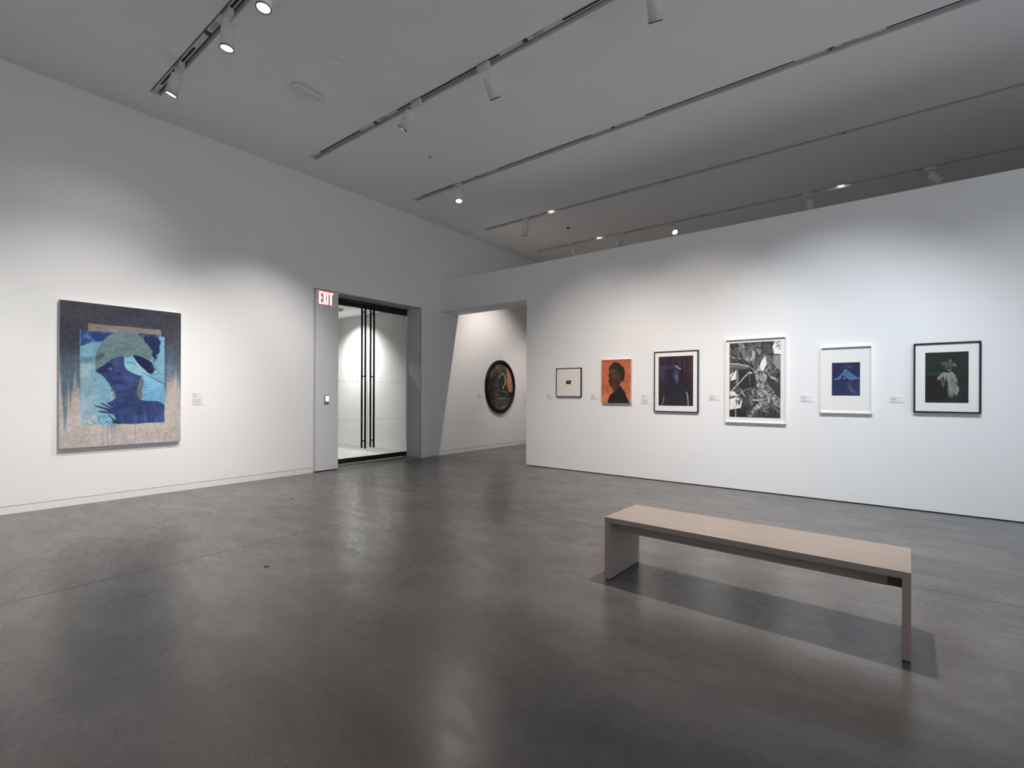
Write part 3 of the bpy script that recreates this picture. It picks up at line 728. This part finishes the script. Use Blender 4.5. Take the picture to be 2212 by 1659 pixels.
# --- pictures on the partition
def frame_parts(root, x0, x1, z0, z1, yf, fw, mat, lip=.008, white=M_MAT):
    fr = MB()
    fr.prism([(x0,z0),(x1,z0),(x1-fw,z0+fw),(x0+fw,z0+fw)], 1, yf, YR+.001); fr.prism([(x0,z1),(x0+fw,z1-fw),(x1-fw,z1-fw),(x1,z1)], 1, yf, YR+.001)
    fr.prism([(x0,z0),(x0+fw,z0+fw),(x0+fw,z1-fw),(x0,z1)], 1, yf, YR+.001); fr.prism([(x1,z0),(x1,z1),(x1-fw,z1-fw),(x1-fw,z0+fw)], 1, yf, YR+.001)
    put(fr.mesh('frame', mat), 'frame', root)
    put(MB().box(x0+fw*.8, x1-fw*.8, yf+lip+.006, YR, z0+fw*.8, z1-fw*.8).mesh('mat_board', white), 'mat_board', root)
    put(MB().box(x0+fw*.9, x1-fw*.9, yf+lip-.004, yf+lip-.002, z0+fw*.9, z1-fw*.9).mesh('glazing', M_PANE), 'glazing', root)
def framed(crop, fcor, pcor, depth, fw, mat, lip, label, res, name='framed_photograph', white=M_MAT, gain=.95):
    yf = YR-depth
    fx0, fx1, fz0, fz1 = rect_from(*crop, fcor, 'R', yf)
    yp = yf+lip+.0052
    px0, px1, pz0, pz1 = rect_from(*crop, pcor, 'R', yp)
    root = empty(name, ((fx0+fx1)/2, YR, (fz0+fz1)/2)); tag(root, label, 'picture')
    frame_parts(root, fx0, fx1, fz0, fz1, yf, fw, mat, lip, white)
    A = Art('R', yp, px0, px1, pz0, pz1, res); A.space(*crop)
    def done():
        put(A.mesh('print', gain), 'print', root)
    return A, done

# small cream picture with tiny photo
A, done = framed((1190,785,20.733), [(230,222),(1345,190),(1345,1490),(222,1490)], [(680,765),(900,757),(900,925),(680,925)], .034, .009, M_BLACKF, .006, 'small black frame with wide cream mat and tiny dark photo', 40, white=M_MATC)
A.fill((22,15,12)); A.line([(710,785),(800,838)], 26, (225,212,200), .95, 14); A.line([(845,865),(905,880)], 24, (215,200,190), .9, 14)
A.poly([(680,760),(730,760),(690,790)], (190,178,168), 14, .8); done()

# purple portrait photograph
A, done = framed((1405,750,11.06), [(82,115),(1140,62),(1140,1562),(85,1540)], [(195,233),(1020,195),(1020,1407),(197,1393)], .036, .012, M_BLACKF, .006, 'black framed photograph of a dim violet figure with raised arm', 100)
A.fill((58,40,54)); fo = A.n(16,1.2,21); A.C += ((fo-.5)*48)[:, None]*np.array([1.0,.6,.8]); A.C += ((A.n(5,5,22)-.5)*14)[:, None]
A.blend(np.clip((A.U-880)/140, 0, 1)*np.clip((A.V-600)/300, 0, 1)*.8, (42,40,38))
A.blend(np.clip((300-A.U)/80, 0, 1)*np.clip((A.V-600)/200, 0, 1)*.6, (44,36,44))
A.poly([(200,460),(440,455),(600,440),(700,500),(560,520),(400,530),(320,560),(330,860),(240,740),(200,560)], (54,60,84), 30)
A.poly([(440,540),(500,510),(640,510),(760,480),(790,600),(780,860),(900,930),(960,1060),(1000,1400),(330,1400),(330,1100),(380,900),(440,840)], (40,40,46), 40)
A.poly([(440,560),(560,510),(640,560),(700,640),(680,780),(640,850),(560,860),(460,760)], (38,40,56), 40)
A.ell(630, 690, 60, 150, (78,80,118), .9, .9); A.ell(625, 655, 40, 22, (44,44,64), .7, .9); A.ell(540, 650, 26, 50, (64,66,92), .8, .7)
A.ell(615, 700, 14, 44, (124,122,152), .9, .9); A.ell(618, 775, 26, 10, (120,112,140), .7, .9); A.ell(645, 830, 30, 40, (56,58,86), .9, .8)
A.poly([(680,540),(790,500),(790,860),(680,860)], (38,38,36), 30, .9)
A.poly([(330,900),(560,860),(700,880),(830,960),(880,1080),(880,1400),(330,1400)], (42,42,50), 40, .95)
for y in range(900,1400,70): A.line([(380,y),(600,y+60),(860,y+20)], 14, (56,56,66), .35, 24)
A.line([(600,448),(640,470),(690,515),(725,520)], 22, (196,188,218), .95, 14)
A.line([(862,1080),(890,1150),(900,1280),(898,1400)], 30, (152,146,196), .95, 18); A.line([(870,1085),(905,1200)], 10, (214,210,236), .8, 10)
A.line([(325,1195),(275,1395)], 18, (156,148,178), .95, 10); done()

# black and white tree photograph
A, done = framed((1560,720,8.297), [(50,112),(1150,52),(1140,1625),(50,1595)], [(133,180),(1050,131),(1043,1523),(130,1497)], .042, .013, M_WHITEF, .020, 'tall white framed black and white photograph of a leafy tree', 150, gain=.72)
g = lambda q: (q, q, q-2)
A.fill(g(64)); A.C += ((A.n(22,22,31,5,.65)-.5)*120)[:, None]; A.blend(np.clip((A.n(30,30,32,3)-.62)*9, 0, 1)*np.clip((520-A.V)/80, 0, 1)*np.clip((440-A.U)/60, 0, 1), g(225))
A.poly([(900,130),(1060,130),(1055,375),(930,370),(905,270)], g(222), 6); A.poly([(920,385),(1050,375),(1050,680),(980,600),(920,470)], g(128), 14)
A.line([(930,378),(1050,385)], 18, g(38), 1, 6)
for p in ([(965,190),(1000,140)],[(1000,180),(1030,140)],[(960,240),(1010,200)],[(985,250),(1020,210)],[(1025,290),(1035,220)],[(1045,200),(1050,150)]): A.line(p, 12, g(70), .95, 6)
A.poly([(770,400),(800,470),(800,560),(720,720),(672,600),(700,500)], g(228), 5); A.poly([(140,740),(260,650),(250,820),(140,850)], g(222), 12)
A.poly([(250,650),(560,640),(600,920),(520,1000),(360,1000),(250,880)], g(46), 14); A.poly([(250,650),(285,650),(290,900),(240,920)], g(120), 10)
A.poly([(140,1040),(220,1040),(240,1090),(320,1110),(140,1140)], g(212), 8); A.poly([(140,1170),(270,1150),(360,1220),(350,1290),(330,1340),(140,1380)], g(205), 8)
A.poly([(130,1375),(430,1350),(440,1500),(130,1500)], g(40), 8)
A.poly([(130,540),(280,535),(420,570),(480,610),(420,650),(130,640)], g(96), 8); A.line([(130,550),(280,545),(400,575),(460,600)], 22, g(178), .9, 14); A.line([(130,630),(300,640),(420,645)], 16, g(58), .8, 10)
A.poly([(285,170),(350,170),(420,330),(520,440),(640,560),(720,680),(760,800),(830,930),(1040,1180),(1045,1330),(900,1290),(780,1280),(620,1380),(520,1500),(450,1500),(560,1340),(700,1180),(640,1000),(600,800),(560,680),(470,540),(390,470),(330,320)], g(112), 8)
TR = [(400,440),(520,440),(640,560),(720,680),(760,800),(830,930),(1040,1180),(1045,1330),(900,1290),(780,1280),(620,1380),(520,1500),(450,1500),(560,1340),(700,1180),(640,1000),(600,800),(560,680),(470,540)]
ti = np.clip(.5-A.sdf(TR)/8, 0, 1)
A.blend(ti*np.clip((A.n(40,40,33,3)-.5)*7, 0, 1)*.75, g(190)); A.blend(ti*np.clip((.47-A.n(28,28,34,3))*8, 0, 1)*.85, g(40))
A.poly([(390,480),(470,520),(560,560),(580,620),(520,640),(430,540)], g(44), 14, .9)
A.line([(455,560),(500,600),(550,655),(600,640),(640,540),(690,400),(720,330)], 15, g(54), .95, 6); A.line([(455,558),(500,598),(550,650)], 8, g(190), .95, 5)
LV = [([(400,440),(430,320),(500,230),(620,180),(560,280),(480,370)], 92), ([(540,300),(600,330),(580,480),(520,440)], 150), ([(590,260),(700,300),(680,380),(640,370)], 128), ([(700,200),(800,180),(880,260),(920,340),(860,360),(780,330)], 74), ([(770,380),(860,400),(900,700),(870,720),(800,560)], 96), ([(560,540),(640,430),(760,330),(770,400),(680,520),(600,600)], 82), ([(780,160),(900,230),(960,140),(800,140)], 58), ([(140,280),(240,300),(300,400),(200,380)], 74), ([(620,180),(700,160),(690,260),(620,230)], 90), ([(820,740),(960,800),(1000,860),(880,810)], 160), ([(740,720),(800,740),(800,800),(760,860)], 150), ([(520,1000),(580,970),(570,1120),(530,1080)], 118), ([(600,1010),(730,1080),(700,1150),(640,1100)], 140), ([(410,1130),(470,1090),(500,1200),(560,1320),(480,1300),(430,1250)], 70), ([(480,1100),(560,1140),(540,1280),(500,1240)], 106), ([(620,1130),(700,1180),(660,1260)], 120), ([(140,1110),(280,1120),(370,1200),(260,1160)], 120), ([(240,1200),(270,1180),(260,1310)], 54), ([(280,1220),(330,1190),(320,1280),(290,1290)], 60), ([(400,1260),(440,1360),(330,1420),(340,1310)], 46), ([(330,1000),(420,1130),(390,1120)], 190)]
for p, q in LV:
    A.poly(p, g(q), 9); cx = sum(a for a, _ in p)/len(p); cy = sum(b for _, b in p)/len(p)
    A.line([p[0], (cx, cy), p[len(p)//2]], 7, g(min(230, q+50)), .6, 8); A.line([(p[0][0]+10, p[0][1]+6), (cx+14, cy+8)], 6, g(max(20, q-40)), .6, 8)
A.line([(490,685),(330,860),(140,1070)], 14, g(204), 1, 5); A.line([(240,650),(140,820)], 14, g(70), 1, 6)
A.line([(490,730),(490,920)], 14, g(110), .8, 10); A.ell(510, 710, 28, 12, g(226), .5); A.ell(640, 945, 12, 18, g(235), .5); A.line([(565,1195),(640,1195)], 22, g(214), .9, 10)
A.line([(690,970),(820,930),(960,915),(1000,980)], 10, g(150), .9, 7); A.line([(800,890),(990,880)], 10, g(190), .7, 9)
for a, b_ in (((740,720),(860,590)),((890,720),(1000,590)),((880,460),(980,600)),((750,650),(860,730))): A.line([a, b_], 12, g(170), .85, 8)
A.poly([(800,800),(960,860),(1040,960),(1040,1130),(900,1010),(810,890)], g(52), 16, .75)
A.line([(810,1270),(740,1380),(830,1420),(780,1480)], 22, g(128), .9, 12); A.line([(900,1300),(1040,1420)], 10, g(150), .9, 8); A.line([(240,1320),(240,1495)], 14, g(176), 1, 6)
A.line([(320,1100),(400,1020),(520,975)], 12, g(150), .9, 8); A.line([(880,1300),(780,1360)], 10, g(160), .9, 7); A.line([(990,1400),(970,1500)], 10, g(150), .8, 7)
A.poly([(640,1420),(1043,1420),(1043,1523),(560,1510)], g(46), 60, .6)
done()

# blue mountain print
A, done = framed((1765,738,10.24), [(60,125),(1225,70),(1225,1598),(62,1575)], [(328,471),(950,453),(950,1195),(328,1195)], .042, .014, M_WHITEF, .020, 'white framed print of a pale blue peak on navy', 84)
A.fill((38,46,84)); A.blend(np.clip((A.V-800)/250, 0, 1)*.8, (42,58,94)); A.C += ((A.n(10,6,41)-.5)*12)[:, None]
A.poly([(340,845),(440,800),(520,730),(575,680),(595,615),(640,605),(720,670),(820,740),(900,780),(945,830),(945,838),(720,842),(690,830),(640,790),(600,760),(550,750),(540,800),(490,848)], (72,112,164), 8)
for x in (600,640,680,700,770,820,880): A.line([(x,690+abs(x-660)*.5),(x+6,790)], 7, (46,72,128), .6, 9)
A.poly([(585,790),(620,790),(625,815),(600,838),(580,820)], (110,136,178), 6); A.poly([(620,780),(690,840),(680,1000),(640,1000)], (34,40,76), 20, .8)
for k in range(16):
    t = k*.7; A.line([(700+9*k*math.cos(t), 540+5*k*math.sin(t)),(712+9*k*math.cos(t)+12, 552+5*k*math.sin(t)+18)], 9, (86,110,160), .7, 8)
A.line([(680,940),(740,1030),(770,1090),(830,1130)], 70, (88,94,128), .7, 70); A.line([(700,1000),(760,1080),(820,1130)], 20, (126,128,152), .5, 26); A.line([(740,850),(755,870)], 14, (120,136,170), .7, 10)
A.line([(700,900),(940,960)], 26, (62,72,116), .6, 34)
done()

# dark dress photograph
A, done = framed((1965,730,9.76), [(85,122),(1515,58),(1510,1598),(80,1568)], [(330,313),(1245,283),(1240,1375),(325,1362)], .042, .016, M_NAVYF, .008, 'blue-black framed photograph of a pale gathered dress in darkness', 110)
A.fill((38,46,40)); A.C += ((A.n(6,6,51)-.5)*16)[:, None]
A.poly([(330,790),(640,780),(800,880),(800,1300),(330,1320)], (36,30,34), 30)
A.line([(340,705),(960,700),(970,780)], 12, (20,24,20), .9, 10); A.poly([(340,720),(700,715),(620,780),(340,785)], (50,62,54), 14, .7)
A.poly([(630,530),(760,500),(860,470),(890,520),(930,520),(990,580),(960,620),(900,590),(890,660),(800,690),(740,600)], (84,86,76), 26, .85)
A.ell(862, 480, 20, 30, (140,140,128), .6, .9); A.poly([(900,560),(940,520),(990,590),(960,612)], (112,114,100), 12); A.ell(830, 650, 40, 20, (30,32,28), .7, .9); A.ell(835, 680, 40, 12, (160,160,148), .6, .9)
A.poly([(720,720),(800,730),(880,700),(960,780),(1010,880),(1020,960),(950,930),(900,860),(980,980),(1040,1040),(1035,1130),(990,1220),(930,1200),(900,1250),(860,1240),(800,1200),(800,900),(760,860),(700,820),(620,880),(565,880),(620,800),(660,750)], (138,138,128), 10)
for p in ([(650,760),(640,900)],[(690,770),(680,980)],[(730,780),(740,900)],[(830,800),(900,1200)],[(870,850),(950,1130)],[(760,790),(700,1040)],[(940,820),(1000,940)]):
    A.line(p, 16, (176,176,166), .75, 16); A.line([(a+22, b+10) for a, b in p], 13, (44,44,40), .75, 14)
A.poly([(800,1000),(900,1240),(860,1250),(800,1230)], (84,90,82), 40, .7); A.line([(930,1200),(930,1340)], 60, (52,52,48), .6, 60)
A.line([(360,1330),(770,1290)], 30, (46,58,50), .6, 30)
done()

# orange portrait on unframed canvas
YF = YR-.046
x0, x1, z0, z1 = rect_from(1290, 765, 14.42, [(128,188),(1040,149),(1048,1530),(138,1520)], 'R', YF)
A = Art('R', YF, x0, x1, z0, z1, 90); A.space(1290, 765, 14.42)
A.fill((200,104,74)); n1 = A.n(9,5,61); n2 = A.n(18,9,62)
A.blend(np.clip((n1-.45)*4, 0, 1)*.6, (184,84,54)); A.blend(np.clip((n2-.52)*5, 0, 1)*.5, (222,132,98)); A.blend(np.clip((A.V-1150)/300, 0, 1)*.6, (232,148,88))
A.blend(np.clip((300-A.V)/120, 0, 1)*.5, (176,74,46)); A.blend(np.clip((n1-.4)*3, 0, 1)*np.clip((A.U-880)/120, 0, 1)*.4, (196,88,64))
A.poly([(320,1530),(330,1460),(400,1280),(500,1180),(580,1130),(650,1030),(740,1010),(810,1110),(880,1220),(940,1360),(1000,1500),(1000,1530)], (40,38,32), 10)
A.poly([(360,640),(370,520),(420,420),(480,380),(640,380),(740,600),(700,780),(720,1000),(600,1120),(510,1180),(480,1100),(480,960),(400,920),(370,850),(380,740),(350,680)], (84,52,42), 10)
A.poly([(370,530),(350,470),(400,350),(470,270),(560,235),(640,255),(740,330),(830,430),(862,520),(860,680),(835,820),(760,850),(730,930),(710,840),(700,640),(640,480),(560,440),(470,450),(410,490)], (50,44,36), 14)
A.poly([(350,860),(380,830),(400,920),(480,960),(475,1050),(440,1060),(380,930)], (52,48,38), 10)
A.ell(470, 560, 90, 70, (98,68,48), .8, .8); A.ell(420, 820, 60, 60, (68,36,30), .8, .8); A.ell(560, 760, 80, 90, (92,58,50), .9, .7); A.ell(620, 880, 70, 100, (64,34,28), .9, .7)
A.ell(505, 640, 40, 26, (34,26,24), .6, .9); A.ell(514, 676, 15, 18, (214,196,180), .5); A.ell(390, 660, 34, 20, (40,28,26), .7, .9)
A.ell(425, 880, 48, 14, (58,28,26), .6, .9); A.line([(400,740),(440,760),(470,740)], 14, (54,30,26), .8, 12)
A.line([(690,640),(740,700),(690,820),(630,880)], 16, (104,84,72), .6, 18); A.line([(460,340),(520,330),(560,400)], 18, (84,80,70), .6, 22); A.line([(620,340),(650,440),(590,480)], 14, (76,70,58), .6, 18)
A.line([(540,1000),(600,1060),(520,1140)], 40, (112,70,58), .6, 40)
for p in ([(460,1250),(540,1230)],[(620,1210),(700,1290),(640,1380)],[(720,1300),(760,1370)],[(560,1400),(660,1480)],[(800,1180),(860,1260)]): A.line(p, 12, (78,78,70), .6, 16)
pr = empty('portrait_canvas', ((x0+x1)/2, YR, (z0+z1)/2)); tag(pr, 'unframed orange canvas of a dark figure looking sideways', 'painting')
put(A.mesh('canvas_face', 1.0), 'canvas_face', pr)
put(MB().box(x0, x1, YF+.0006, YR+.001, z0, z1).mesh('stretcher', M_CANV), 'stretcher', pr)

# --- oval picture in the passage
XO = XL+.055
oy0 = hit(1050.5, 832, 0, XO)[1]; oy1 = hit(1113.5, 832, 0, XO)[1]
oz1 = hit(1083, 778, 0, XO)[2]; oz0 = hit(1085, 892, 0, XO)[2]
oc, oz, ra, rb = (oy0+oy1)/2, (oz0+oz1)/2, (oy1-oy0)/2, (oz1-oz0)/2
ov = empty('oval_picture', (XL, oc, oz)); tag(ov, 'oval black framed collage hanging beyond the passage', 'picture')
fm = MB(); n = 64; prof = [(1.0, 0), (1.0, .85), (.985, 1.0), (.90, 1.0), (.865, .72), (.855, .35)]
b = 0
for s_, h_ in prof:
    for i in range(n):
        t = 2*math.pi*i/n; fm.v.append((XL+.055*h_, oc+ra*s_*math.cos(t) if s_ > .99 else oc+(ra-(1-s_)*ra)*math.cos(t), oz+(rb-(1-s_)*ra)*math.sin(t)))
for k in range(len(prof)-1):
    for i in range(n):
        j = (i+1) % n; fm.f.append((k*n+i, k*n+j, (k+1)*n+j, (k+1)*n+i))
put(fm.mesh('frame', M_BLACKF, True), 'frame', ov)
XPt = XL+.022
A = Art('L', XPt, oc-ra*.88, oc+ra*.88, oz-rb*.94, oz+rb*.94, 80); A.space(1040, 770, 11.85)
A.fill((78,73,66)); A.C += ((A.n(14,14,71,5,.65)-.5)*64)[:, None]
A.blend(np.clip((A.n(9,9,72)-.5)*4, 0, 1)*.5, (52,48,44)); A.blend(np.clip((360-A.U)/100, 0, 1)*np.clip((A.V-450)/200, 0, 1)*.6, (52,50,46))
A.poly([(640,220),(880,220),(880,980),(830,960),(820,910),(710,910),(650,720)], (198,128,92), 6); A.blend(np.clip(.5-A.sdf([(660,730),(880,740),(880,960),(700,910)])/8, 0, 1)*.6, (164,104,84))
A.line([(660,730),(840,740)], 8, (96,64,50), .8, 6); A.line([(830,540),(835,950)], 9, (90,60,48), .8, 6); A.line([(770,640),(772,700)], 18, (96,60,48), .9, 8); A.line([(760,580),(775,600)], 9, (110,70,56), .9, 6)
A.poly([(700,910),(830,915),(840,1080),(680,1080)], (52,38,36), 10); A.line([(640,1075),(830,1078)], 12, (128,92,84), .9, 8)
A.poly([(440,900),(650,905),(660,1040),(450,1040)], (58,54,50), 10); A.line([(440,875),(640,915)], 16, (138,132,122), .9, 10); A.poly([(440,1060),(640,1060),(620,1090),(440,1110)], (128,118,100), 10)
A.poly([(460,740),(640,760),(650,880),(470,880)], (56,52,48), 10, .9); A.poly([(450,1110),(660,1110),(640,1230),(460,1250)], (84,76,74), 14)
A.poly([(470,1290),(700,1230),(680,1280),(600,1330),(480,1340)], (120,116,92), 10)
A.poly([(500,420),(560,400),(600,410),(580,480),(540,490)], (140,136,126), 14); A.line([(520,430),(480,480),(455,560)], 24, (150,146,136), .95, 14)
A.line([(590,490),(595,560),(620,600),(600,720),(570,780),(550,830)], 28, (176,172,162), .95, 14)
A.poly([(500,480),(570,500),(590,620),(580,740),(500,740)], (54,52,48), 16, .9)
for y in range(660, 1330, 55): A.line([(390+10*math.sin(y), y),(440, y+30),(400, y+50)], 14, (126,118,112), .6, 14)
pm = A.mesh('collage_print', .45)
import bmesh
bm = bmesh.new(); bm.from_mesh(pm)
kill = [f for f in bm.faces if ((f.calc_center_median().y-oc)/(ra*.88))**2+((f.calc_center_median().z-oz)/(rb-.12*ra))**2 > 1]
bmesh.ops.delete(bm, geom=kill, context='FACES'); bm.to_mesh(pm); bm.free()
put(pm, 'collage_print', ov)
gp = MB(); gp.v = [(XL+.036, oc+ra*.87*math.cos(2*math.pi*i/48), oz+(rb-.13*ra)*math.sin(2*math.pi*i/48)) for i in range(48)]; gp.f = [tuple(range(48))]
put(gp.mesh('glazing', M_PANE), 'glazing', ov)
